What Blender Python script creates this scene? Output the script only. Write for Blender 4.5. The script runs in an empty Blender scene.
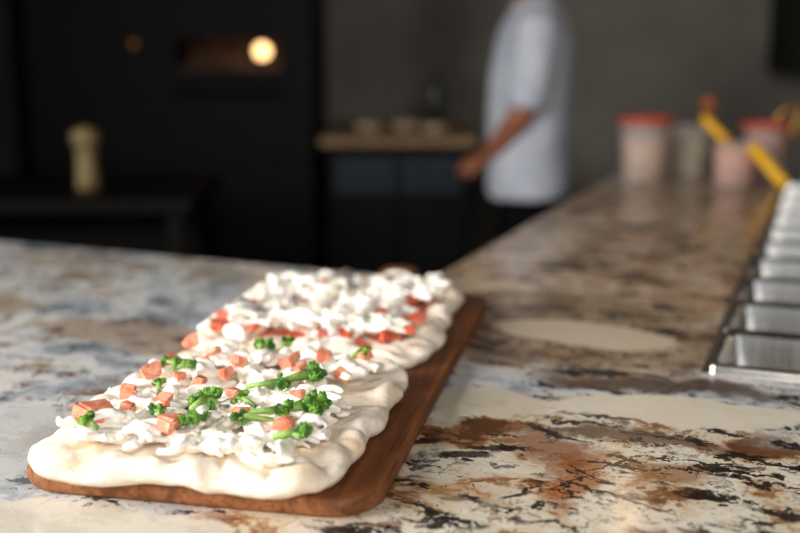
import bpy, bmesh, math, random
from mathutils import Vector, Matrix, noise
random.seed(7)
sc=bpy.context.scene
sc.view_settings.view_transform='Standard'
sc.view_settings.look='None'
COL=sc.collection
def lin(c):
    r=[]
    for x in c:
        x/=255.0
        r.append(x/12.92 if x<=.04045 else ((x+.055)/1.055)**2.4)
    return (r[0],r[1],r[2],1.0)

# ------------------------------------------------------------------ node helpers
class NT:
    def __init__(s,name):
        s.m=bpy.data.materials.new(name); s.m.use_nodes=True
        s.t=s.m.node_tree; s.t.nodes.clear()
        s.out=s.t.nodes.new('ShaderNodeOutputMaterial')
        s.b=s.t.nodes.new('ShaderNodeBsdfPrincipled')
        s.t.links.new(s.b.outputs[0],s.out.inputs[0])
        s.tc=s.t.nodes.new('ShaderNodeTexCoord')
        s.obj=s.tc.outputs['Object']
    def link(s,a,b):
        if hasattr(a,'is_output'): s.t.links.new(a,b)
        else: b.default_value=a
    def node(s,k,**kw):
        n=s.t.nodes.new(k)
        for a,v in kw.items(): setattr(n,a,v)
        return n
    def noise(s,vec,scale,detail=3,rough=.55,dist=0,color=False):
        n=s.node('ShaderNodeTexNoise'); s.link(vec,n.inputs['Vector'])
        n.inputs['Scale'].default_value=scale; n.inputs['Detail'].default_value=detail
        n.inputs['Roughness'].default_value=rough; n.inputs['Distortion'].default_value=dist
        return n.outputs['Color'] if color else n.outputs['Fac']
    def math(s,op,a,b=0.0,c=None):
        n=s.node('ShaderNodeMath',operation=op); s.link(a,n.inputs[0]); s.link(b,n.inputs[1])
        if c is not None: s.link(c,n.inputs[2])
        return n.outputs[0]
    def vmath(s,op,a,b=(0,0,0)):
        n=s.node('ShaderNodeVectorMath',operation=op); s.link(a,n.inputs[0]); s.link(b,n.inputs[1])
        return n.outputs['Value'] if op=='LENGTH' else n.outputs[0]
    def vscale(s,a,f):
        n=s.node('ShaderNodeVectorMath',operation='SCALE'); s.link(a,n.inputs[0]); n.inputs['Scale'].default_value=f
        return n.outputs[0]
    def mapr(s,v,a,b,c=0.0,d=1.0):
        n=s.node('ShaderNodeMapRange',interpolation_type='SMOOTHSTEP'); s.link(v,n.inputs[0])
        for i,x in enumerate((a,b,c,d)): n.inputs[i+1].default_value=x
        return n.outputs[0]
    def mapping(s,v,loc=(0,0,0),rot=(0,0,0),sca=(1,1,1),typ='POINT'):
        n=s.node('ShaderNodeMapping',vector_type=typ); s.link(v,n.inputs[0])
        n.inputs[1].default_value=loc; n.inputs[2].default_value=rot; n.inputs[3].default_value=sca
        return n.outputs[0]
    def mix(s,f,a,b,blend='MIX'):
        n=s.node('ShaderNodeMix',data_type='RGBA',blend_type=blend); s.link(f,n.inputs[0])
        s.link(a,n.inputs[6]); s.link(b,n.inputs[7]); return n.outputs[2]
    def ramp(s,v,stops):
        n=s.node('ShaderNodeValToRGB'); s.link(v,n.inputs[0]); e=n.color_ramp.elements
        while len(e)<len(stops): e.new(.5)
        for i,(p,c) in enumerate(stops): e[i].position=p; e[i].color=c
        return n.outputs[0]
    def bump(s,h,strength=.3,dist=.002):
        n=s.node('ShaderNodeBump'); s.link(h,n.inputs['Height']); n.inputs['Strength'].default_value=strength
        n.inputs['Distance'].default_value=dist; s.t.links.new(n.outputs[0],s.b.inputs['Normal'])
    def set(s,**kw):
        for k,v in kw.items():
            s.link(v,s.b.inputs[k.replace('_',' ')])
        return s

def simple(name,c1,c2=None,scale=20,rough=.5,metal=0,bump=0,bscale=None,bdist=.002,emit=None,es=0,stretch=(1,1,1),spec=.5,alpha=1):
    n=NT(name); c2=c2 or tuple(min(255,x*.8) for x in c1)
    v=n.mapping(n.obj,sca=stretch)
    f=n.noise(v,scale,2)
    col=n.mix(n.mapr(f,.35,.65),lin(c1),lin(c2))
    n.set(Base_Color=col,Roughness=float(rough),Metallic=float(metal))
    n.b.inputs['Specular IOR Level'].default_value=spec
    if bump: n.bump(n.noise(v,bscale or scale*2,2),bump,bdist)
    if emit:
        n.b.inputs['Emission Color'].default_value=lin(emit); n.b.inputs['Emission Strength'].default_value=es
        try: n.m.cycles.emission_sampling='NONE'
        except Exception: pass
    if alpha<1: n.b.inputs['Alpha'].default_value=alpha
    return n.m

# ------------------------------------------------------------------ mesh helpers
def mesh_obj(name,v,f,mat=None,parent=None,smooth=True,loc=(0,0,0),rot=(0,0,0)):
    me=bpy.data.meshes.new(name); me.from_pydata([tuple(p) for p in v],[],f); me.update()
    bm=bmesh.new(); bm.from_mesh(me); bmesh.ops.recalc_face_normals(bm,faces=bm.faces); bm.to_mesh(me); bm.free()
    for p in me.polygons: p.use_smooth=smooth
    ob=bpy.data.objects.new(name,me); COL.objects.link(ob); ob.location=loc; ob.rotation_euler=rot
    if mat:
        for m in (mat if isinstance(mat,list) else [mat]): me.materials.append(m)
    if parent: ob.parent=parent
    return ob
def empty(name,loc=(0,0,0),rot=(0,0,0)):
    e=bpy.data.objects.new(name,None); e.empty_display_size=.05; COL.objects.link(e); e.location=loc; e.rotation_euler=rot; return e
def split(o,deg=40):
    e=o.modifiers.new('es','EDGE_SPLIT'); e.split_angle=math.radians(deg)
class Buf:
    def __init__(s): s.v=[]; s.f=[]; s.mi=[]
    def add(s,v,f,mi=0):
        o=len(s.v); s.v+=[tuple(p) for p in v]; s.f+=[tuple(i+o for i in q) for q in f]; s.mi+=[mi]*len(f)
    def box(s,lo,hi,mi=0):
        x0,y0,z0=lo; x1,y1,z1=hi
        s.add([(x0,y0,z0),(x1,y0,z0),(x1,y1,z0),(x0,y1,z0),(x0,y0,z1),(x1,y0,z1),(x1,y1,z1),(x0,y1,z1)],
              [(0,3,2,1),(4,5,6,7),(0,1,5,4),(1,2,6,5),(2,3,7,6),(3,0,4,7)],mi)
    def tube(s,pts,rad,n=10,mi=0):
        pts=[Vector(p) for p in pts]; V=[]; F=[]; prev=None
        for i,p in enumerate(pts):
            d=(pts[min(i+1,len(pts)-1)]-pts[max(i-1,0)]).normalized()
            if prev is None:
                a=Vector((0,1,0)) if abs(d.y)<.8 else Vector((1,0,0))
            else: a=prev
            x=(a-d*a.dot(d)).normalized(); y=d.cross(x); prev=x
            r=rad[i]; r=(r,r) if not isinstance(r,tuple) else r
            for k in range(n):
                t=2*math.pi*k/n; V.append(p+x*math.cos(t)*r[0]+y*math.sin(t)*r[1])
        m=len(pts)
        for i in range(m-1):
            for k in range(n):
                F.append((i*n+k,i*n+(k+1)%n,(i+1)*n+(k+1)%n,(i+1)*n+k))
        F.append(tuple(range(n-1,-1,-1))); F.append(tuple((m-1)*n+k for k in range(n)))
        s.add(V,F,mi)
    def ribbon(s,pts,rad,tilt,n=8):
        """flattened strip: wide in the horizontal plane, rolled by tilt"""
        pts=[Vector(p) for p in pts]; V=[]; F=[]; m=len(pts)
        for i,p in enumerate(pts):
            d=(pts[min(i+1,m-1)]-pts[max(i-1,0)]).normalized()
            x=d.cross(Vector((0,0,1))).normalized(); y=x.cross(d).normalized()
            c,q=math.cos(tilt[i]),math.sin(tilt[i]); x,y=x*c+y*q,y*c-x*q
            for k in range(n):
                t=2*math.pi*k/n; V.append(p+x*math.cos(t)*rad[i][0]+y*math.sin(t)*rad[i][1])
        for i in range(m-1):
            for k in range(n): F.append((i*n+k,i*n+(k+1)%n,(i+1)*n+(k+1)%n,(i+1)*n+k))
        F.append(tuple(range(n-1,-1,-1))); F.append(tuple((m-1)*n+k for k in range(n)))
        s.add(V,F)
    def lathe(s,prof,c=(0,0,0),n=32,mi=0):
        V=[];F=[]
        for r,z in prof:
            for k in range(n):
                t=2*math.pi*k/n; V.append((c[0]+r*math.cos(t),c[1]+r*math.sin(t),c[2]+z))
        for i in range(len(prof)-1):
            for k in range(n): F.append((i*n+k,i*n+(k+1)%n,(i+1)*n+(k+1)%n,(i+1)*n+k))
        F.append(tuple(range(n-1,-1,-1))); F.append(tuple((len(prof)-1)*n+k for k in range(n)))
        s.add(V,F,mi)
    def ball(s,c,r,sub=2,mi=0,nz=0,nf=80,sc=(1,1,1)):
        bm=bmesh.new(); bmesh.ops.create_icosphere(bm,subdivisions=sub,radius=1.0)
        V=[]
        for v in bm.verts:
            q=v.co.normalized(); k=r*(1+nz*noise.noise((Vector(c)+q*r)*nf))
            V.append((c[0]+q.x*k*sc[0],c[1]+q.y*k*sc[1],c[2]+q.z*k*sc[2]))
        s.add(V,[tuple(v.index for v in f.verts) for f in bm.faces],mi); bm.free()
    def rings(s,rings,cap0=True,cap1=True,mi=0):
        n=len(rings[0]); V=[p for r in rings for p in r]; F=[]
        for i in range(len(rings)-1):
            for k in range(n): F.append((i*n+k,i*n+(k+1)%n,(i+1)*n+(k+1)%n,(i+1)*n+k))
        if cap0: F.append(tuple(range(n-1,-1,-1)))
        if cap1: F.append(tuple((len(rings)-1)*n+k for k in range(n)))
        s.add(V,F,mi)
    def obj(s,name,mat=None,parent=None,smooth=True,loc=(0,0,0),rot=(0,0,0),bevel=0,voxel=0,iters=3):
        o=mesh_obj(name,s.v,s.f,mat,parent,smooth,loc,rot)
        if any(s.mi):
            for p,m in zip(o.data.polygons,s.mi): p.material_index=m
        if bevel:
            b=o.modifiers.new('bevel','BEVEL'); b.width=bevel; b.segments=2; b.limit_method='ANGLE'
            for p in o.data.polygons: p.use_smooth=False
        if voxel:
            r=o.modifiers.new('remesh','REMESH'); r.mode='VOXEL'; r.voxel_size=voxel; r.use_smooth_shade=True
            k=o.modifiers.new('smooth','SMOOTH'); k.iterations=iters; k.factor=.5
        return o
def rr(a,b,r,z=0,m=10,k=8,cx=0,cy=0):
    r=max(min(r,a*.98,b*.98),1e-4); P=[]
    cs=[((a-r),(b-r),0),(-(a-r),(b-r),90),(-(a-r),-(b-r),180),((a-r),-(b-r),270)]
    for i,(x,y,t0) in enumerate(cs):
        for j in range(k):
            t=math.radians(t0+90*j/(k-1)); P.append((cx+x+r*math.cos(t),cy+y+r*math.sin(t),z))
        nx,ny,nt=cs[(i+1)%4]; t=math.radians(t0+90)
        p0=(x+r*math.cos(t),y+r*math.sin(t)); p1=(nx+r*math.cos(t),ny+r*math.sin(t))
        for j in range(1,m): 
            u=j/m; P.append((cx+p0[0]*(1-u)+p1[0]*u,cy+p0[1]*(1-u)+p1[1]*u,z))
    return P

# ------------------------------------------------------------------ materials
def granite():
    n=NT('exotic_granite'); o=n.obj
    w1=n.vscale(n.vmath('SUBTRACT',n.noise(o,6,1,color=True),(.5,.5,.5)),.14)
    w2=n.vscale(n.vmath('SUBTRACT',n.noise(o,30,3,.7,color=True),(.5,.5,.5)),.05)
    w=n.vmath('ADD',o,n.vmath('ADD',w1,w2))
    wf=n.vmath('ADD',o,w2)
    def ell(cx,cy,rx,ry,rot=0,src=None,a=.8,b=1.1):
        v=n.mapping(src or w,(cx,cy,0),(0,0,math.radians(rot)),(rx,ry,50),'TEXTURE')
        return n.mapr(n.vmath('LENGTH',v),a,b,1.0,0.0)
    f=n.noise(w,7,4,.6)
    f2=n.noise(w,10,4,.66)
    g=n.noise(w,5,2)
    fine=n.noise(wf,55,3,.7)
    base=n.ramp(f,[(.32,lin((118,124,130))),(.41,lin((158,163,168))),(.47,lin((198,200,201))),(.57,lin((212,209,202))),(.61,lin((172,160,143))),(.70,lin((130,112,94)))])
    brown=n.ramp(f2,[(.32,lin((76,54,42))),(.39,lin((130,100,76))),(.46,lin((182,150,120))),(.54,lin((208,180,150))),(.62,lin((224,204,180))),(.70,lin((158,124,94)))])
    m=ell(.40,.62,.66,1.12,0,None,.75,1.05)
    col=n.mix(m,base,brown)
    m=ell(.34,-.25,.36,.24,0,None,.7,1.1)
    col=n.mix(m,col,n.ramp(f2,[(.38,lin((98,76,58))),(.47,lin((148,122,96))),(.56,lin((172,150,124))),(.66,lin((194,176,152)))]))
    cream=n.ramp(f2,[(.35,lin((96,60,36))),(.41,lin((158,116,78))),(.45,lin((206,190,164))),(.56,lin((224,215,198))),(.66,lin((186,180,172)))])
    m=ell(.48,-.90,.38,.36,0,None,.8,1.05)
    col=n.mix(m,col,cream)
    for (cx,cy,rx,ry,c,op) in [(-.27,-.53,.17,.07,(152,128,104),.75),(-.60,-.45,.10,.06,(156,134,110),.7),(-.05,-.3,.1,.06,(168,148,126),.6),
                            (-.33,-.12,.18,.05,(150,138,124),.6),(-.75,-.1,.12,.08,(166,148,126),.5),(.15,-.02,.1,.05,(205,185,150),.7),
                            (.12,.5,.05,.4,(230,212,188),.7)]:
        col=n.mix(n.math('MULTIPLY',ell(cx,cy,rx,ry),op),col,lin(c))
    for (cx,cy,rx,ry,rot,c,op) in [(.50,-.47,.22,.035,10,(74,48,30),.9),(.45,-.82,.026,.10,0,(158,92,40),.85),(.42,-.74,.026,.07,20,(134,76,36),.8),
                            (.56,-.77,.08,.03,30,(140,92,52),.75),(.66,-.66,.10,.02,15,(106,70,44),.85),(.36,-.90,.05,.03,0,(180,136,88),.5),
                            (.60,-.92,.08,.03,-20,(150,98,54),.7),(.30,-.82,.05,.035,0,(100,76,56),.7),(.50,-.67,.14,.02,8,(90,60,38),.85)]:
        mm=n.math('MULTIPLY',ell(cx,cy,rx,ry,rot,None,.5,1.15),op)
        col=n.mix(mm,col,lin(c))
    r=n.mapr(n.noise(w,20,4,.75),.56,.61)
    rm=n.math('MULTIPLY',r,n.mapr(g,.42,.54))
    col=n.mix(n.math('MULTIPLY',rm,.8),col,lin((126,80,44)))
    side=n.mapr(ell(.45,-.2,.55,2.0,0,o,.7,1.3),0,1,.35,1.0)
    for ang,scl,th in ((35,.85,.55),(-48,1.05,.57)):
        mv=n.mapping(wf,(0,0,0),(0,0,math.radians(ang)),(8*scl,28*scl,9),'POINT')
        q=n.mapr(n.noise(mv,1.7,3,.7),th,th+.025)
        q=n.math('MULTIPLY',q,n.mapr(g,.45,.52) if ang>0 else n.mapr(f,.45,.52))
        col=n.mix(n.math('MULTIPLY',n.math('MULTIPLY',q,.95),side),col,lin((30,25,24)))
    sp=n.mapr(fine,.56,.60)
    sp=n.math('MULTIPLY',sp,n.mapr(f2,.46,.55))
    col=n.mix(n.math('MULTIPLY',sp,.8),col,lin((54,53,56)))
    wm=n.vmath('ADD',o,n.vmath('ADD',n.vscale(w1,.45),w2))
    # smooth pale inclusions
    col=n.mix(n.math('MULTIPLY',ell(.352,-.268,.145,.066,-6,wm,.93,1.02),.94),col,n.mix(f,lin((200,180,154)),lin((220,202,178))))
    col=n.mix(n.math('MULTIPLY',ell(.545,-.565,.17,.060,12,w,.92,1.0),.93),col,n.mix(f,lin((230,222,204)),lin((212,198,176))))
    col=n.mix(n.math('MULTIPLY',ell(.31,-.62,.075,.045,0,w,.9,1.0),.85),col,lin((208,196,174)))
    col=n.mix(n.math('MULTIPLY',ell(.08,-1.10,.2,.05,0,w,.85,1.0),.85),col,lin((214,206,190)))
    col=n.mix(n.math('MULTIPLY',ell(-.10,-.93,.14,.10,0,w,.85,1.0),.7),col,lin((190,191,189)))
    for (cx,cy,L,W,rot) in [(.515,-.845,.085,.004,-18),(.50,-.76,.055,.0035,62),(.60,-.81,.03,.006,20),(.485,-.80,.04,.003,-35),
                            (.62,-.74,.05,.0035,5),(.43,-.87,.03,.006,75),(.47,-.93,.05,.004,-5),(.66,-.70,.05,.005,-8),(.47,-.83,.05,.003,58),
                            (.34,-.80,.04,.010,20),(.31,-.76,.03,.012,60),(.38,-.75,.03,.012,15),(.42,-.70,.05,.008,-20),
                            (.20,.17,.06,.03,0),(.38,.02,.04,.025,20),(.16,.05,.05,.012,10),(.34,.35,.06,.035,0),(.25,.7,.07,.06,0),(.1,-.17,.05,.010,20)]:
        mm=ell(cx,cy,L,W,rot,wf if W<.011 else w,.6,1.1)
        col=n.mix(n.math('MULTIPLY',mm,.92),col,lin((38,25,18)))
    n.set(Base_Color=col,Roughness=n.mapr(f,.3,.7,.14,.26))
    n.b.inputs['Specular IOR Level'].default_value=.5
    return n.m
M_granite=granite()
def wood(name,c1,c2,c3,sx=30,sy=2.2,rough=.45):
    n=NT(name); v=n.mapping(n.obj,sca=(sx,sy,sx))
    f=n.noise(v,1.2,4,.65,.6); f2=n.noise(n.obj,7,2); f3=n.noise(n.mapping(n.obj,sca=(sx*6,sy*3,sx*6)),1.2,2)
    col=n.ramp(f,[(.3,lin(c1)),(.5,lin(c2)),(.7,lin(c3))])
    col=n.mix(n.mapr(f2,.4,.7,0,.6),col,lin(c1))
    col=n.mix(n.mapr(f3,.5,.65,0,.4),col,lin(tuple(x*.55 for x in c1)))
    n.set(Base_Color=col,Roughness=float(rough)); n.bump(f3,.2,.001)
    n.b.inputs['Specular IOR Level'].default_value=.25
    return n.m
M_board=wood('oiled_wood',(94,54,30),(142,88,52),(176,116,72),rough=.55)
M_bench=wood('pale_wood',(124,98,70),(146,118,86),(164,136,102))
def dough():
    n=NT('raw_dough'); f=n.noise(n.obj,20,4,.6); f2=n.noise(n.obj,150,2,.7)
    col=n.ramp(f,[(.3,lin((232,208,176))),(.45,lin((241,224,202))),(.6,lin((246,234,218))),(.75,lin((249,241,229)))])
    col=n.mix(n.mapr(f2,.56,.7,0,.18),col,lin((214,178,134)))
    n.set(Base_Color=col,Roughness=.85)
    n.b.inputs['Specular IOR Level'].default_value=.2
    h=n.math('ADD',n.noise(n.obj,45,3,.6),n.math('MULTIPLY',f2,.2)); n.bump(h,.6,.004); return n.m
M_dough=dough()
M_mozz=simple('stracciatella',(254,249,240),(249,242,228),60,.38,bump=.2,bscale=220)
M_broc=simple('broccoli_green',(44,98,26),(126,180,58),110,.6,bump=.9,bscale=700,bdist=.002)
M_stem=simple('broccoli_stem',(160,190,104),(120,160,66),60,.5)
M_salm=simple('salmon_pink',(238,168,136),(222,124,92),110,.4,bump=.3,bscale=250)
M_tom=simple('tomato_red',(196,72,48),(226,128,96),70,.35,bump=.4,bscale=150)
M_anch=simple('anchovy_grey',(150,140,136),(110,100,98),60,.35)
def steel(name,c=(190,190,190),r=.22):
    n=NT(name); v=n.mapping(n.obj,sca=(300,4,4)); f=n.noise(v,1,2)
    n.set(Base_Color=lin(c),Metallic=1.0,Roughness=n.mapr(f,.2,.8,r*.8,r*1.3)); return n.m
M_steel=steel('brushed_steel',(222,219,212),.2)
M_black=simple('black_enamel',(9,8,7),(13,11,10),6,.6,spec=.15)
M_dark=simple('dark_laminate',(10,10,11),(7,7,8),5,.6,spec=.15)
M_fridge=steel('dark_steel',(54,60,68),.4)
def concrete(name,c1,c2):
    n=NT(name); f=n.noise(n.obj,1.6,4,.62); f2=n.noise(n.obj,14,2)
    col=n.ramp(f,[(.3,lin(c1)),(.7,lin(c2))]); col=n.mix(n.mapr(f2,.4,.7,0,.2),col,lin(c1))
    n.set(Base_Color=col,Roughness=.9); n.b.inputs['Specular IOR Level'].default_value=.2; n.bump(f2,.3,.004); return n.m
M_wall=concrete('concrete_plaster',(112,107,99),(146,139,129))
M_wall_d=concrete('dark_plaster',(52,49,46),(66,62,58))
M_ceil=concrete('ceiling_paint',(44,42,40),(58,55,52))
def tiles():
    n=NT('floor_tile'); br=n.node('ShaderNodeTexBrick'); n.link(n.obj,br.inputs['Vector'])
    br.offset=0; br.inputs['Scale'].default_value=1.6; br.inputs['Color1'].default_value=lin((34,32,32)); br.inputs['Color2'].default_value=lin((28,27,27))
    br.inputs['Mortar'].default_value=lin((16,16,16)); br.inputs['Mortar Size'].default_value=.012; br.inputs['Row Height'].default_value=.5
    n.set(Base_Color=br.outputs['Color'],Roughness=.6); return n.m
M_floor=tiles()
M_trim=simple('trim_paint',(30,29,28),(24,23,22),8,.5)

# ------------------------------------------------------------------ room
def boxobj(name,lo,hi,mat,parent=None,bevel=0):
    b=Buf(); b.box(lo,hi); return b.obj(name,mat,parent,False,bevel=bevel)
X0,X1,Y0,Y1,H=-3.4,3.2,-1.8,5.3,3.0
boxobj('floor',(X0-.15,Y0-.15,-.1),(X1+.15,Y1+.15,0),M_floor)
boxobj('ceiling',(X0-.15,Y0-.15,H),(X1+.15,Y1+.15,H+.1),M_ceil)
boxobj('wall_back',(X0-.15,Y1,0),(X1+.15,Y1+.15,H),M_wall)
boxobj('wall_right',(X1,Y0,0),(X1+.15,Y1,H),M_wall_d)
b=Buf()
b.box((X0-.15,Y0,0),(X0,Y1,.8)); b.box((X0-.15,Y0,2.6),(X0,Y1,H)); b.box((X0-.15,Y0,.8),(X0,-1.2,2.6)); b.box((X0-.15,1.4,.8),(X0,Y1,2.6))
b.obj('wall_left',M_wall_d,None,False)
b=Buf()
b.box((X0-.15,Y0-.15,0),(X1+.15,Y0,.6)); b.box((X0-.15,Y0-.15,2.7),(X1+.15,Y0,H)); b.box((X0-.15,Y0-.15,.6),(-2.6,Y0,2.7)); b.box((2.4,Y0-.15,.6),(X1+.15,Y0,2.7))
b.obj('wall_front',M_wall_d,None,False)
def frame(name,lo,hi,axis):
    b=Buf(); t=.05
    (x0,y0,z0),(x1,y1,z1)=lo,hi
    b.box((x0,y0,z0),(x1,y1,z0+t)); b.box((x0,y0,z1-t),(x1,y1,z1))
    n=4
    for i in range(n):
        u=i/(n-1)
        if axis=='x': xx=x0+(x1-x0-t)*u; b.box((xx,y0,z0+t),(xx+t,y1,z1-t))
        else: yy=y0+(y1-y0-t)*u; b.box((x0,yy,z0+t),(x1,yy+t,z1-t))
    b.obj(name,M_trim,None,False)
frame('window_1',(-2.6,Y0-.1,.6),(2.4,Y0-.04,2.7),'x')
frame('window_2',(X0-.1,-1.2,.8),(X0-.04,1.4,2.6),'y')
boxobj('baseboard_back',(X0,Y1-.02,0),(X1,Y1,.12),M_trim)
boxobj('baseboard_right',(X1-.02,Y0,0),(X1,Y1-.02,.12),M_trim)
boxobj('baseboard_left',(X0,Y0,0),(X0+.02,Y1-.02,.12),M_trim)

# ------------------------------------------------------------------ counter (local axes follow the L)
CX,CY,CR=.0555,2.005,math.radians(-22.4)
cs,sn=math.cos(CR),math.sin(CR)
def CW(u,v,z=0): return (CX+cs*u-sn*v, CY+sn*u+cs*v, z)
ctr=empty('granite_counter',(CX,CY,0),(0,0,CR))
RA=math.radians(1.4); K=math.tan(RA)
def ru(v): return -K*(v+.40)
us=[-2.4,0,.548,.878,1.05]; vs=[-1.28,-.40,0,1.58,1.84]
b=Buf(); vid={}
def vtx(i,j):
    if (i,j) not in vid: vid[(i,j)]=len(b.v); b.v.append((us[i]+(ru(vs[j]) if i in (2,3) and j>0 else 0),vs[j],.9))
    return vid[(i,j)]
for i in range(4):
    for j in range(4):
        if i==0 and j>=2: continue
        if i==2 and j in (1,2): continue
        b.f.append((vtx(i,j),vtx(i+1,j),vtx(i+1,j+1),vtx(i,j+1))); b.mi.append(0)
slab=b.obj('slab',M_granite,ctr,False)
s=slab.modifiers.new('thick','SOLIDIFY'); s.thickness=.04; s.offset=-1
bv=slab.modifiers.new('bevel','BEVEL'); bv.width=.004; bv.segments=3; bv.limit_method='ANGLE'
b=Buf()
b.box((-2.35,-1.1,.1),(.0,-.04,.86)); b.box((0.001,-1.1,.1),(1.0,-.42,.86)); b.box((.04,-.419,.1),(.48,1.8,.86)); b.box((.90,-.419,.1),(1.0,1.8,.86)); b.box((.481,1.6,.1),(.899,1.8,.86))
b.box((-2.3,-1.05,0),(.95,-.1,.1)); b.box((.09,-.1,0),(.95,1.75,.1))
b.obj('cabinet',M_dark,ctr,False)
b=Buf(); z=.903
b.box((-.006,-.006,.893),(.006,1.986,z)); b.box((.324,-.006,.893),(.336,1.986,z)); b.box((.006,-.006,.893),(.324,.006,z)); b.box((.006,1.972,.893),(.324,1.986,z))
o=b.obj('rail_frame',M_steel,ctr,False,loc=(.548,-.40,0),rot=(0,0,RA))
NP=10; pitch=1.966/NP
for i in range(NP):
    b=Buf(); A,Bh=.166,pitch/2-.003; R=[]
    for (ins,zz,rc) in [(0.0,-.006,.014),(0,.0,.014),(.0015,.002,.013),(.010,.002,.018),(.013,-.001,.022),(.018,-.045,.025),(.024,-.0635,.028),(.034,-.066,.03),(.06,-.066,.02)]:
        R.append(rr(A-ins,Bh-ins,rc,zz))
    b.rings(R,cap0=False,cap1=True)
    ly=.006+pitch*(i+.5); lx=.165
    u=.548+lx*math.cos(RA)-ly*math.sin(RA); v=-.40+lx*math.sin(RA)+ly*math.cos(RA)
    ob=b.obj('gastronorm_pan',M_steel,None,True,loc=CW(u,v,.909),rot=(0,0,CR+RA))
    so=ob.modifiers.new('sol','SOLIDIFY'); so.thickness=.0012; so.offset=-1
    split(ob,35)

# ------------------------------------------------------------------ board
BX,BY,BR_=-.121,1.436,math.radians(-11.77)
def board():
    b=Buf()
    def outline(ins,z):
        P=[];cx,cy=.004,-.012; a,bh,r=.187-ins,.432-ins,.05
        def arc(x,y,r,t0,t1,k=10):
            for j in range(k):
                t=math.radians(t0+(t1-t0)*j/(k-1)); P.append((cx+x+r*math.cos(t),cy+y+r*math.sin(t),z))
        arc(-(a-r),-(bh-r),r,180,270); arc(a-r,-(bh-r),r,270,360); arc(a-r,bh-r,r,0,90)
        hw=.034-ins; hl=.155
        for j in range(1,9):
            u=j/8; x=(a-r)*(1-u)+ (hw)*u; y=bh+ .03*(u**2.2); P.append((cx+x,cy+y,z))
        for j in range(9):
            t=math.radians(0+180*j/8); P.append((cx+hw*math.cos(t),cy+bh+hl+hw*math.sin(t),z))
        for j in range(8,0,-1):
            u=j/8; x=(a-r)*(1-u)+hw*u; y=bh+.03*(u**2.2); P.append((cx-x,cy+y,z))
        arc(-(a-r),bh-r,r,90,180)
        return P
    b.rings([outline(.004,0),outline(.001,.003),outline(0,.006),outline(0,.015),outline(.0015,.0185),outline(.005,.020)])
    o=b.obj('pizza_peel_board',M_board,None,True,loc=(BX,BY,.9005),rot=(0,0,BR_))
    split(o,50)
board()

# ------------------------------------------------------------------ pizzas
def nz(x,y,z,f,seed=0): return noise.noise(Vector((x*f+seed,y*f+seed*.7,z*f)))
def make_dough(par,cx,cy,a,bh,seed,r=.05):
    b=Buf(); R=[]
    prof=[(.014,.0),(.006,.002),(.001,.007),(-.002,.012),(-.001,.018),(.003,.0235),(.009,.0270),(.017,.0280),(.026,.0265),(.036,.0240),(.048,.0225),(.065,.022),(.09,.0215),(.12,.0215)]
    for ins,z in prof:
        ring=[]
        for (x,y,_) in rr(a-ins,bh-ins,max(r-ins*.6,.02),0,m=60,k=14):
            L=math.hypot(x,y); dx,dy=x/L,y/L
            fall=max(0,1-ins/.09)
            w=(nz(x,y,0,8,seed)*.014+nz(x,y,0,24,seed+5)*.008+nz(x,y,0,60,seed+15)*.002)*fall
            rim=math.exp(-((ins-.016)/.02)**2)
            zz=z+rim*(nz(x,y,0,14,seed+9)*.012+nz(x,y,0,34,seed+2)*.006) + nz(x,y,z,50,seed+3)*.003*(1 if z>.004 else 0)
            c=1-abs(nz(x*.6,y*.6,0,34,seed+20))*5
            if c>0: zz-=c*.006*(1 if .0<=ins<=.05 and z>.012 else 0)
            ring.append((cx+x+dx*w,cy+y+dy*w,max(zz,0)))
        R.append(ring)
    b.rings(R)
    o=b.obj('dough',M_dough,par)
    sm=o.modifiers.new('sub','SUBSURF'); sm.levels=1; sm.render_levels=1
def make_mozz(par,region,n,seed,base=.0225,rmin=.0028,rmax=.0055,thr=-.22):
    rnd=random.Random(seed); b=Buf(); x0,x1,y0,y1=region; i=0
    while i<n:
        x=rnd.uniform(x0,x1); y=rnd.uniform(y0,y1)
        ed=min(x-x0,x1-x,y-y0,y1-y)
        if nz(x,y,0,14,seed)<thr+(.30 if ed<.014 else 0):
            i+=.1; continue
        i+=1
        ang=rnd.uniform(0,6.28); L=rnd.uniform(.024,.062); r=rnd.uniform(rmin,rmax); st=9
        h=base+.002+rnd.random()**1.3*.015+max(0,nz(x,y,0,20,seed+4))*.015
        pts=[];rad=[];tl=[];turn=rnd.uniform(-.4,.4); ti=rnd.uniform(-.7,.7); tv=rnd.uniform(-.2,.2)
        for k in range(st):
            u=k/(st-1); pts.append((x,y,h+math.sin(u*3.1+ang)*.004))
            q=rnd.uniform(.85,1.15); e=math.sin(math.pi*(.10+.80*u))
            rad.append((r*q*(.6+.85*e),r*.72*(.6+.5*e))); tl.append(ti+tv*k)
            ang+=turn+rnd.uniform(-.35,.35); x+=math.cos(ang)*L/st; y+=math.sin(ang)*L/st
            x=min(max(x,x0-.008),x1+.008); y=min(max(y,y0-.008),y1+.008)
        b.ribbon(pts,rad,tl)
        if rnd.random()<.25: b.ball(pts[4],r*1.7,2,nz=.4,nf=160,sc=(1.4,1,.75))
    return b.obj('mozzarella_shreds',M_mozz,par,voxel=.0017,iters=3)
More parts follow.
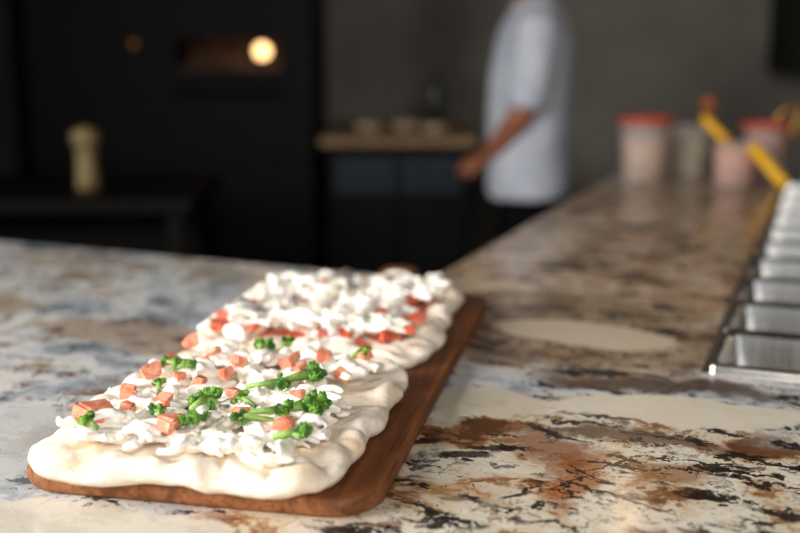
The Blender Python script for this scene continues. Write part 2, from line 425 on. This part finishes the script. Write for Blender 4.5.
def floret(b,x,y,z,size,ang,stem=.03,rnd=random):
    c,s_=math.cos(ang),math.sin(ang)
    size*=1.08
    hx,hy=x,y; stem=min(stem,.034)
    tail=(hx-c*stem,hy-s_*stem,z-.004)
    b.tube([tail,((hx*.5+tail[0]*.5),(hy*.5+tail[1]*.5),z-.001),(hx,hy,z)],[size*.11,size*.12,size*.17],8,1)
    for k in range(5):
        a=ang+(k-2)*.5; ex,ey=hx+math.cos(a)*size*.35,hy+math.sin(a)*size*.35
        b.tube([(hx-c*size*.1,hy-s_*size*.1,z-.001),(ex,ey,z+.001)],[size*.09,size*.07],6,1)
    for g in range(8):
        a=ang+rnd.gauss(0,.8); d=size*rnd.uniform(.12,.52)
        gx,gy,gz=hx+math.cos(a)*d,hy+math.sin(a)*d,z+rnd.uniform(-.12,.20)*size
        R=size*rnd.uniform(.14,.22)
        b.ball((gx,gy,gz),R*.8,2,0,nz=.5,nf=500)
        for k in range(20):
            q=Vector((rnd.gauss(0,1),rnd.gauss(0,1),rnd.gauss(.4,1))).normalized()*R*rnd.uniform(.75,.95)
            b.ball((gx+q.x,gy+q.y,gz+q.z),R*rnd.uniform(.14,.28),1,0)
def cube(b,x,y,z,sx,sy,sz,rot,tilt,mi=0):
    Mx=Matrix.Translation((x,y,z))@Matrix.Rotation(rot,4,'Z')@Matrix.Rotation(tilt,4,'X')@Matrix.Rotation(tilt*.7,4,'Y')
    bm=bmesh.new(); bmesh.ops.create_cube(bm,size=1); bmesh.ops.bevel(bm,geom=bm.edges[:],offset=.12,segments=2,affect='EDGES')
    V=[]; s=x*37+y*91
    for v in bm.verts:
        p=Vector((v.co.x*sx,v.co.y*sy,v.co.z*sz)); p.x*=1+.5*v.co.y*math.sin(s*9); p.y*=1-.5*v.co.z*math.cos(s*7); p.z*=1+.5*v.co.x*math.sin(s*5)
        p+=Vector((noise.noise(v.co*2+Vector((s,0,0))),noise.noise(v.co*2+Vector((0,s,0))),noise.noise(v.co*2+Vector((0,0,s)))))*sx*.16
        V.append(Mx@p)
    b.add(V,[tuple(v.index for v in f.verts) for f in bm.faces],mi); bm.free()
PZ=.9212
p1=empty('focaccia_pizza',(BX,BY,PZ),(0,0,BR_))
make_dough(p1,-.006,-.263,.161,.203,3.1)
make_mozz(p1,(-.132,.116,-.430,-.10),400,11,rmin=.0034,rmax=.0064)
b=Buf(); rnd=random.Random(5)
for (x,y,sz,an,st) in [(-.106,-.417,.022,2.8,.012),(-.103,-.21,.026,2.0,.015),(-.086,-.215,.022,.6,.012),(-.026,-.12,.026,1.6,.012),(.001,-.105,.020,1.0,.012),
        (.063,-.222,.036,.7,.034),(.038,-.258,.024,.3,.034),(-.017,-.333,.034,1.2,.02),(-.008,-.385,.026,4.2,.015),(.091,-.322,.036,.5,.034),(.066,-.345,.024,.2,.034),(.040,-.372,.022,3.4,.03),
        (.103,-.405,.030,.3,.02),(.10,-.124,.022,.8,.012),(-.088,-.288,.018,2,.01),(-.051,-.371,.020,2,.01),(.019,-.316,.018,2.6,.02)]:
    floret(b,x,y,.0475,sz,an,st,rnd)
b.obj('broccoli_florets',[M_broc,M_stem],p1)
b=Buf()
for i,(x,y,sz) in enumerate([(-.114,-.388,.034),(-.03,-.396,.023),(-.123,-.112,.020),(-.081,-.144,.019),(-.121,-.235,.022),(-.111,-.195,.018),(-.037,-.177,.019),(.024,-.164,.023),
        (.083,-.37,.021),(.1,-.206,.018),(-.033,-.223,.017),(-.051,-.263,.018),(-.062,-.333,.018),(.107,-.126,.020),(.03,-.35,.016),(-.115,-.31,.018),(.06,-.14,.018),(-.08,-.25,.016),(.0,-.29,.016),
        (-.07,-.19,.014),(.045,-.19,.014),(-.09,-.36,.015),(.07,-.28,.014)]):
    cube(b,x,y,.0440,sz,sz*rnd.uniform(.6,1),sz*rnd.uniform(.55,.8),rnd.uniform(0,3),rnd.uniform(-.6,.6))
o=b.obj('diced_salmon',M_salm,p1,True); split(o,50)

p2=empty('focaccia_pizza',(BX,BY,PZ),(0,0,BR_))
make_dough(p2,-.006,.166,.168,.212,8.4)
b=Buf(); R=[]
for ins in (0,.004,.02,.04,.06,.08,.1):
    ring=[]
    for (x,y,_) in rr(.130-ins,.170-ins,.05,0,m=30,k=8):
        L=math.hypot(x,y); w=nz(x,y,0,24,4)*.030*(1-ins/.1)
        ring.append((-.006+x+x/L*w,.166+y+y/L*w,.0195+(.0 if ins==0 else .0020)+nz(x,y,0,45,2)*.010))
    R.append(ring)
b.rings(R); b.obj('tomato_sauce',M_tom,p2)
make_mozz(p2,(-.138,.125,-.002,.350),450,23,base=.0235,rmin=.0038,rmax=.0070,thr=-.25)
b=Buf()
for (x,y,sz) in [(-.128,.0,.024),(.05,-.003,.020),(.11,-.008,.022),(.130,.09,.020),(-.05,.2,.02),(-.13,.13,.022),(.02,-.008,.016),(-.138,.05,.020),(.1,.2,.018),(-.08,.0,.018),(.130,.03,.018),(-.06,.28,.018),(.0,.1,.018),(.07,.12,.018)]:
    cube(b,x,y,.037,sz,sz*.8,sz*.5,rnd.uniform(0,3),rnd.uniform(-.3,.3))
o=b.obj('tomato_pieces',M_tom,p2,True); split(o,50)
b=Buf()
for (x,y,a) in [(-.10,.06,.4),(-.125,.09,1.2),(-.06,.12,2.0),(.0,.22,.3),(-.03,.31,1.0)]:
    b.tube([(x-math.cos(a)*.02,y-math.sin(a)*.02,.044),(x,y+.004,.049),(x+math.cos(a)*.02,y+math.sin(a)*.02,.044)],[.003,.006,.002],8)
b.obj('anchovy_strips',M_anch,p2)

# ------------------------------------------------------------------ jars
M_plast=simple('clear_plastic',(235,228,220),(225,218,210),5,.25,alpha=.3)
M_lid=simple('red_plastic',(206,92,70),(186,78,60),30,.4)
def jar(name,u,v,r,h,cont,lid,fill=.7):
    e=empty(name,CW(u,v,.9005),(0,0,CR))
    b=Buf(); b.lathe([(r*.80,0),(r*.84,.003),(r*.97,h*.93),(r*1.03,h*.94),(r*1.03,h*.97),(r*.95,h*.97),(r*.93,h*.90),(r*.81,.006),(r*.3,.005)]); b.obj('tub',M_plast,e)
    b=Buf(); b.lathe([(r*.5,.006),(r*.79,.0062),(r*.79+r*.12*fill,h*fill),(r*.6,h*fill+.004),(r*.2,h*fill+.002)]); b.obj('contents',cont,e)
    if lid:
        b=Buf(); b.lathe([(r*.99,h*.93),(r*1.08,h*.93),(r*1.09,h*1.01),(r*1.05,h*1.03),(r*.95,h*1.03),(r*.92,h*1.0),(r*.3,h*1.0)]); b.obj('lid',M_lid,e)
    return e
C1=simple('pickled_mix',(236,202,170),(184,116,82),30,.5); C2=simple('herb_mix',(164,150,96),(226,206,156),30,.5); C3=simple('pink_sauce',(238,150,114),(220,126,94),30,.5); C4=simple('red_sauce',(170,52,36),(196,90,60),30,.5)
jar('food_container',.118,1.505,.078,.188,C1,True,.72)
jar('food_container',.228,1.65,.070,.165,C2,False,.75)
jar('food_container',.382,1.50,.066,.13,C3,False,.9)
jar('food_container',.450,1.70,.072,.17,C4,True,.85)
M_yel=simple('yellow_plastic',(250,190,16),(240,172,10),20,.4)
M_gold=simple('brass_metal',(200,150,70),(180,130,60),20,.3,metal=.8)
M_spoon=wood('spoon_wood',(110,58,28),(150,84,46),(166,100,60))
e=empty('wooden_spoon',CW(.228,1.65,.91),(0,0,CR)); b=Buf()
b.tube([(0,0,.03),(.03,.0,.14),(.045,0,.19)],[.006,.006,.007],10); b.ball((.052,0,.215),.03,2,sc=(.85,.45,1.1)); b.obj('spoon_body',M_spoon,e)
def stick(name,p0,p1,w,mat,blade=True):
    e=empty(name); b=Buf(); p0,p1=Vector(p0),Vector(p1); d=p1-p0
    b.tube([p0,p0+d*.05,p0+d*.5,p0+d*.95,p1],[(w*.6,w*.6),(w,w*1.),(w*.9,w*.9),(w,w*1.),(w*.5,w*.5)],12)
    b.obj('handle',mat,e)
    if blade:
        b=Buf(); q=p1+d.normalized()*.05
        b.tube([p1-d*.02,p1+d.normalized()*.03,q],[(.004,.004),(.006,.003),(.016,.0015)],10); b.obj('blade',M_steel,e)
stick('spatula',(.915,3.37,1.095),(.980,3.32,1.02),.0155,M_yel)
stick('scraper',(1.010,3.20,1.025),(1.085,3.10,.922),.018,M_yel,False)
e=empty('serving_tongs',CW(.49,1.66,.90),(0,0,CR)); b=Buf()
for sgn in (-1,1):
    b.tube([(.0+sgn*.015,0,.08),(.01+sgn*.03,0,.16),(.03+sgn*.028,0,.21),(.05,0,.235)],[.005,.006,.006,.006],8)
b.obj('tongs_body',M_gold,e)

# ------------------------------------------------------------------ back of house
ov=empty('pizza_oven',(0,0,0))
b=Buf(); ox0,ox1,oy0,oy1=-1.42,-.34,4.3,5.2
mx0,mx1,mz0,mz1=-.86,-.45,1.20,1.32
b.box((ox0,oy0,.85),(ox1,oy1,mz0)); b.box((ox0,oy0,mz1),(ox1,oy1,2.0)); b.box((ox0,oy0,mz0),(mx0,oy1,mz1)); b.box((mx1,oy0,mz0),(ox1,oy1,mz1)); b.box((mx0,oy1-.2,mz0),(mx1,oy1,mz1))
b.box((ox0-.03,oy0-.12,2.0),(ox1+.03,oy1,2.35))
for x in (ox0+.03,ox1-.09):
    for y in (oy0+.03,oy1-.09): b.box((x,y,0),(x+.06,y+.06,.85))
b.box((ox0,oy0+.02,.3),(ox1,oy1,.33))
b.box((ox0,oy0+.02,.45),(ox1,oy1,.85))
b.obj('oven_body',M_black,ov,False)
M_hearth=simple('hearth_brick',(90,62,42),(70,48,32),12,.8)
b=Buf(); b.box((mx0+.002,oy0+.02,mz0+.001),(mx1-.002,oy1-.21,mz0+.012)); b.box((mx0+.002,oy0+.30,mz0+.013),(mx1-.002,oy0+.33,mz1-.002)); b.obj('hearth',M_hearth,ov,False)
b=Buf(); b.box((mx0-.02,oy0-.03,mz0-.03),(mx1+.02,oy0,mz0-.008)); b.tube([(mx0,oy0-.05,mz0-.08),(mx1,oy0-.05,mz0-.08)],[.01,.01],10)
b.tube([(mx0+.02,oy0,mz0-.08),(mx0+.02,oy0-.05,mz0-.08)],[.007,.007],8); b.tube([(mx1-.02,oy0,mz0-.08),(mx1-.02,oy0-.05,mz0-.08)],[.007,.007],8)
b.obj('oven_sill',M_black,ov,False)
M_bulb=simple('lamp_glow',(255,220,160),(255,220,160),5,.5,emit=(255,204,136),es=4)
b=Buf(); b.ball((-.530,4.36,1.272),.030,3); b.obj('oven_lamp',M_bulb,ov)
M_ind=simple('indicator_glow',(90,46,18),(90,46,18),5,.5,emit=(255,150,70),es=.22)
b=Buf(); b.ball((-1.01,4.297,1.30),.011,2); b.obj('indicator_light',M_ind,ov)
def light(name,typ,loc,energy,color,size=.1,target=None,sy=None,parent=None,spread=None):
    l=bpy.data.lights.new(name,typ); l.energy=energy; l.color=color
    o=bpy.data.objects.new(name,l); COL.objects.link(o); o.location=loc
    if typ=='AREA': l.size=size
    if typ=='AREA' and sy: l.shape='RECTANGLE'; l.size_y=sy
    if typ=='AREA' and spread: l.spread=math.radians(spread)
    if typ=='POINT': l.shadow_soft_size=size
    if target: o.rotation_euler=(Vector(target)-Vector(loc)).to_track_quat('-Z','Y').to_euler()
    if parent: o.parent=parent
    return o
light('oven_light','POINT',(-.60,4.42,1.285),.20,(1,.55,.25),.03,parent=ov)

wt=empty('prep_fridge')
tx0,tx1,ty0,ty1=-.30,.285,4.13,4.95; TZ=.96
b=Buf(); b.box((tx0+.03,ty0+.06,.12),(tx1-.02,ty1,TZ-.035))
for x in (tx0+.06,tx1-.11):
    for y in (ty0+.1,ty1-.1): b.box((x,y,0),(x+.05,y+.05,.12))
b.obj('fridge_body',M_dark,wt,False)
b=Buf()
for i in range(2):
    xa=tx0+.055+i*.25; b.box((xa,ty0+.035,.74),(xa+.235,ty0+.06,.885)); b.box((xa,ty0+.035,.18),(xa+.235,ty0+.06,.70),1)
b.obj('fridge_drawers',[M_fridge,M_dark],wt,False,bevel=.004)
b=Buf(); b.box((tx0,ty0,TZ-.033),(tx1,ty1,TZ)); b.obj('bench_top',M_bench,wt,False,bevel=.005)
M_dball=simple('resting_dough',(190,168,138),(170,146,116),20,.8)
for (x,y,r) in [(-.12,4.45,.06),(.03,4.50,.065),(.14,4.38,.055)]:
    b=Buf(); b.lathe([(r*.5,0),(r*.85,.002),(r,.012),(r*.95,.022),(r*.7,.030),(r*.3,.034),(r*.05,.035)]); b.obj('dough_ball',M_dball,None,loc=(x,y,TZ+.0005))
wk=empty('work_table')
b=Buf(); b.box((-2.3,3.25,.82),(-.62,3.85,.86)); 
for x in (-2.25,-.70):
    for y in (3.28,3.76): b.box((x,y,0),(x+.05,y+.05,.82))
b.box((-2.27,3.3,.2),(-.65,3.82,.23)); b.box((-2.27,3.5,.23),(-.65,3.80,.78))
b.obj('table_frame',M_black,wk,False)
M_cream=simple('cream_wood',(160,140,96),(130,108,66),14,.5)
e=empty('pepper_mill',(-.975,3.45,.8605)); b=Buf()
b.lathe([(.03,0),(.036,.004),(.036,.02),(.034,.04),(.032,.09),(.032,.12),(.034,.125),(.03,.13),(.040,.14),(.045,.155),(.045,.175),(.034,.19),(.014,.193),(.010,.196),(.004,.2)]); b.obj('mill_body',M_cream,e)
b=Buf(); b.box((-3.2,4.5,0),(-1.55,5.25,2.4)); b.box((-3.17,4.48,.1),(-2.39,4.5,2.3)); b.box((-2.36,4.48,.1),(-1.58,4.5,2.3)); b.box((-2.43,4.45,1.0),(-2.41,4.48,1.4)); b.box((-2.34,4.45,1.0),(-2.32,4.48,1.4))
M_cab=simple('charcoal_laminate',(46,43,40),(36,34,32),5,.6,spec=.2)
b.obj('tall_cabinet',M_cab,None,False,bevel=.003)
M_green=simple('dark_green_paint',(28,32,24),(22,25,19),6,.6,spec=.2)
b=Buf(); b.box((1.72,4.95,1.17),(2.7,5.295,2.0)); b.box((1.74,4.93,1.19),(2.20,4.95,1.98)); b.box((2.22,4.93,1.19),(2.68,4.95,1.98))
b.obj('wall_cabinet',M_green,None,False,bevel=.003)
def bottle(name,loc,r,h,mat):
    b=Buf(); b.lathe([(r*.9,0),(r,.004),(r,h*.6),(r*.5,h*.75),(r*.32,h*.8),(r*.32,h*.95),(r*.36,h*.96),(r*.36,h),(r*.1,h)]); b.obj(name,mat,None,loc=loc)
M_glass=simple('smoked_glass',(50,54,52),(40,44,42),6,.3)
bottle('oil_bottle',(.15,4.82,TZ+.0005),.035,.24,M_glass)

# ------------------------------------------------------------------ cook
M_shirt=simple('white_cotton',(218,222,232),(202,208,220),9,.85,bump=.5,bscale=12,bdist=.03)
M_skin=simple('skin',(176,112,82),(160,98,70),25,.5)
M_pants=simple('black_cotton',(9,9,11),(13,13,15),12,.9,spec=.1)
M_hair=simple('dark_hair',(26,20,17),(16,12,10),90,.6,bump=.6,stretch=(1,1,.2))
M_shoe=simple('black_leather',(18,17,17),(12,12,12),12,.4)
ck=empty('cook')
b=Buf()
b.tube([(.472,4.02,.765),(.470,4.02,.80),(.462,4.02,.92),(.462,4.02,1.05),(.468,4.02,1.18),(.478,4.02,1.30),(.478,4.02,1.38),(.470,4.02,1.43),(.455,4.02,1.465)],
       [(.190,.150),(.192,.153),(.182,.152),(.180,.150),(.185,.15),(.200,.14),(.195,.12),(.13,.09),(.062,.062)],28)
for sy in (-1,1):
    Y=4.02+sy*.17
    if sy<0: b.tube([(.475,Y+.05,1.385),(.47,Y,1.36),(.455,Y-.02,1.25),(.430,Y-.025,1.09)],[.07,.078,.078,.076],16)
    else: b.tube([(.475,Y-.05,1.385),(.475,Y,1.36),(.48,Y+.01,1.25),(.48,Y+.01,1.13)],[.07,.075,.070,.066],16)
b.obj('tshirt',M_shirt,ck,voxel=.011)
b=Buf()
b.tube([(.462,4.02,1.38),(.450,4.02,1.47),(.440,4.02,1.53)],[.06,.056,.058],16)
b.ball((.43,4.02,1.62),.1,3,sc=(1.0,.80,1.18)); b.ball((.385,4.02,1.565),.06,3,sc=(.9,.85,.8))
b.tube([(.335,4.02,1.635),(.318,4.02,1.605),(.335,4.02,1.592)],[.010,.017,.012],8)
b.ball((.45,3.938,1.62),.024,2,sc=(.8,.35,1.2)); b.ball((.45,4.102,1.62),.024,2,sc=(.8,.35,1.2))
b.tube([(.338,4.0,1.557),(.332,4.02,1.558),(.338,4.04,1.557)],[.006,.008,.006],8)
L=[(.475,3.87,1.37),(.455,3.83,1.23),(.425,3.825,1.085),(.408,3.83,1.055),(.35,3.90,.965),(.305,3.975,.900)]
b.tube(L,[.052,.050,.045,.043,.038,.028],16)
Rr=[(.48,4.17,1.37),(.485,4.20,1.23),(.485,4.215,1.10),(.48,4.22,1.08),(.46,4.225,.98),(.435,4.22,.88)]
b.tube(Rr,[.052,.050,.043,.041,.036,.026],16)
b.tube([(.455,4.02,.80),(.46,4.02,1.0),(.47,4.02,1.35)],[(.13,.10),(.13,.10),(.15,.10)],16)
def hand(b,w,d,up,side):
    w=Vector(w); d=Vector(d).normalized(); s_=d.cross(Vector(up)).normalized(); up=s_.cross(d).normalized(); s_=s_*side
    P=[]
    for k,(t,hw,hh) in enumerate([(-.01,.022,.02),(.02,.032,.018),(.055,.040,.016),(.085,.037,.012)]):
        P.append([w+d*t+s_*math.cos(a)*hw+up*math.sin(a)*hh for a in [2*math.pi*j/12 for j in range(12)]])
    b.rings(P)
    for i,(o,l) in enumerate([(-.028,.062),(-.0095,.072),(.0095,.068),(.028,.052)]):
        p=w+d*.08+s_*o
        b.tube([p,p+d*l*.4+up*.004,p+d*l*.72-up*.008,p+d*l*.92-up*.022],[.0095,.009,.008,.0065],8)
    p=w+d*.025-s_*.026
    b.tube([p,p+d*.025-s_*.022,p+d*.052-s_*.03-up*.008],[.0125,.011,.008],8)
hand(b,(.303,3.978,.897),(-.62,.60,-.30),(-.3,-.6,.7),1)
hand(b,(.433,4.22,.873),(-.2,.0,-.95),(-1,0,0),-1)
b.obj('body',M_skin,ck,voxel=.0055)
b=Buf(); b.ball((.445,4.02,1.655),.108,3,nz=.15,nf=30,sc=(1.0,.86,1.0)); b.ball((.475,4.02,1.60),.085,3,nz=.15,nf=30,sc=(.9,.98,1.0)); b.obj('hair',M_hair,ck)
b=Buf()
for y in (3.988,4.052): b.ball((.343,y,1.627),.011,2)
b.obj('eyes',simple('eye_dark',(40,26,20),(20,14,12),50,.2),ck)
b=Buf()
for sy in (-1,1):
    Y=4.01+sy*.088
    b.tube([(.470,4.01+sy*.05,.92),(.468,Y,.80),(.460,Y,.65),(.440,Y,.48),(.45,Y,.28),(.465,Y,.09),(.465,Y,.06)],[(.085,.110),(.080,.110),(.080,.10),(.072,.08),(.066,.072),(.06,.065),(.06,.065)],18)
b.tube([(.470,4.01,.72),(.470,4.01,.80),(.470,4.02,.95)],[(.14,.115),(.15,.12),(.14,.115)],20)
b.obj('trousers',M_pants,ck,voxel=.012)
b=Buf()
for sy in (-1,1):
    Y=4.01+sy*.088
    b.tube([(.53,Y,.045),(.48,Y,.055),(.41,Y,.045),(.33,Y,.03),(.30,Y,.025)],[(.035,.04),(.042,.05),(.045,.043),(.044,.028),(.025,.016)],14)
b.obj('shoes',M_shoe,ck,voxel=.008)

M_pbulb=simple('filament_glow',(255,220,160),(255,220,160),5,.5,emit=(255,196,130),es=14)
def pendant(x,y,z):
    e=empty('pendant_lamp',(x,y,0)); b=Buf()
    b.tube([(0,0,H-.001),(0,0,z+.12)],[.004,.004],8); b.lathe([(.012,z+.13),(.03,z+.11),(.055,z+.06),(.11,z+.0),(.105,z+.0),(.05,z+.055),(.01,z+.1)]); b.lathe([(.05,H-.02),(.05,H-.001)]); b.obj('shade',M_black,e)
    b=Buf(); b.ball((0,0,z+.02),.024,2,sc=(1,1,1.3)); b.obj('bulb',M_pbulb,e)
    light('pendant_light','POINT',(0,0,z-.03),.7,(1,.74,.48),.025,parent=e)
pendant(.704,3.24,1.92)

# ------------------------------------------------------------------ light
w=bpy.data.worlds.new('World'); sc.world=w; w.use_nodes=True
bg=w.node_tree.nodes['Background']; bg.inputs[0].default_value=(.84,.90,1,1); bg.inputs[1].default_value=.9
light('window_daylight_left','AREA',(-2.7,.5,2.1),52,(1,.975,.94),1.6,(0,1.3,.9),1.3,spread=100)
light('window_daylight_front','AREA',(.5,-1.4,2.5),25,(1,.94,.87),2.4,(.2,1.4,.9),1.0,spread=115)

# ------------------------------------------------------------------ camera
cd=bpy.data.cameras.new('camera'); cam=bpy.data.objects.new('camera',cd); COL.objects.link(cam); sc.camera=cam
cam.location=(0,0,1.35); cam.rotation_euler=(math.radians(78),0,0)
cd.lens=50; cd.sensor_width=36; cd.clip_start=.05
cd.dof.use_dof=True; cd.dof.focus_distance=1.18; cd.dof.aperture_fstop=1.9
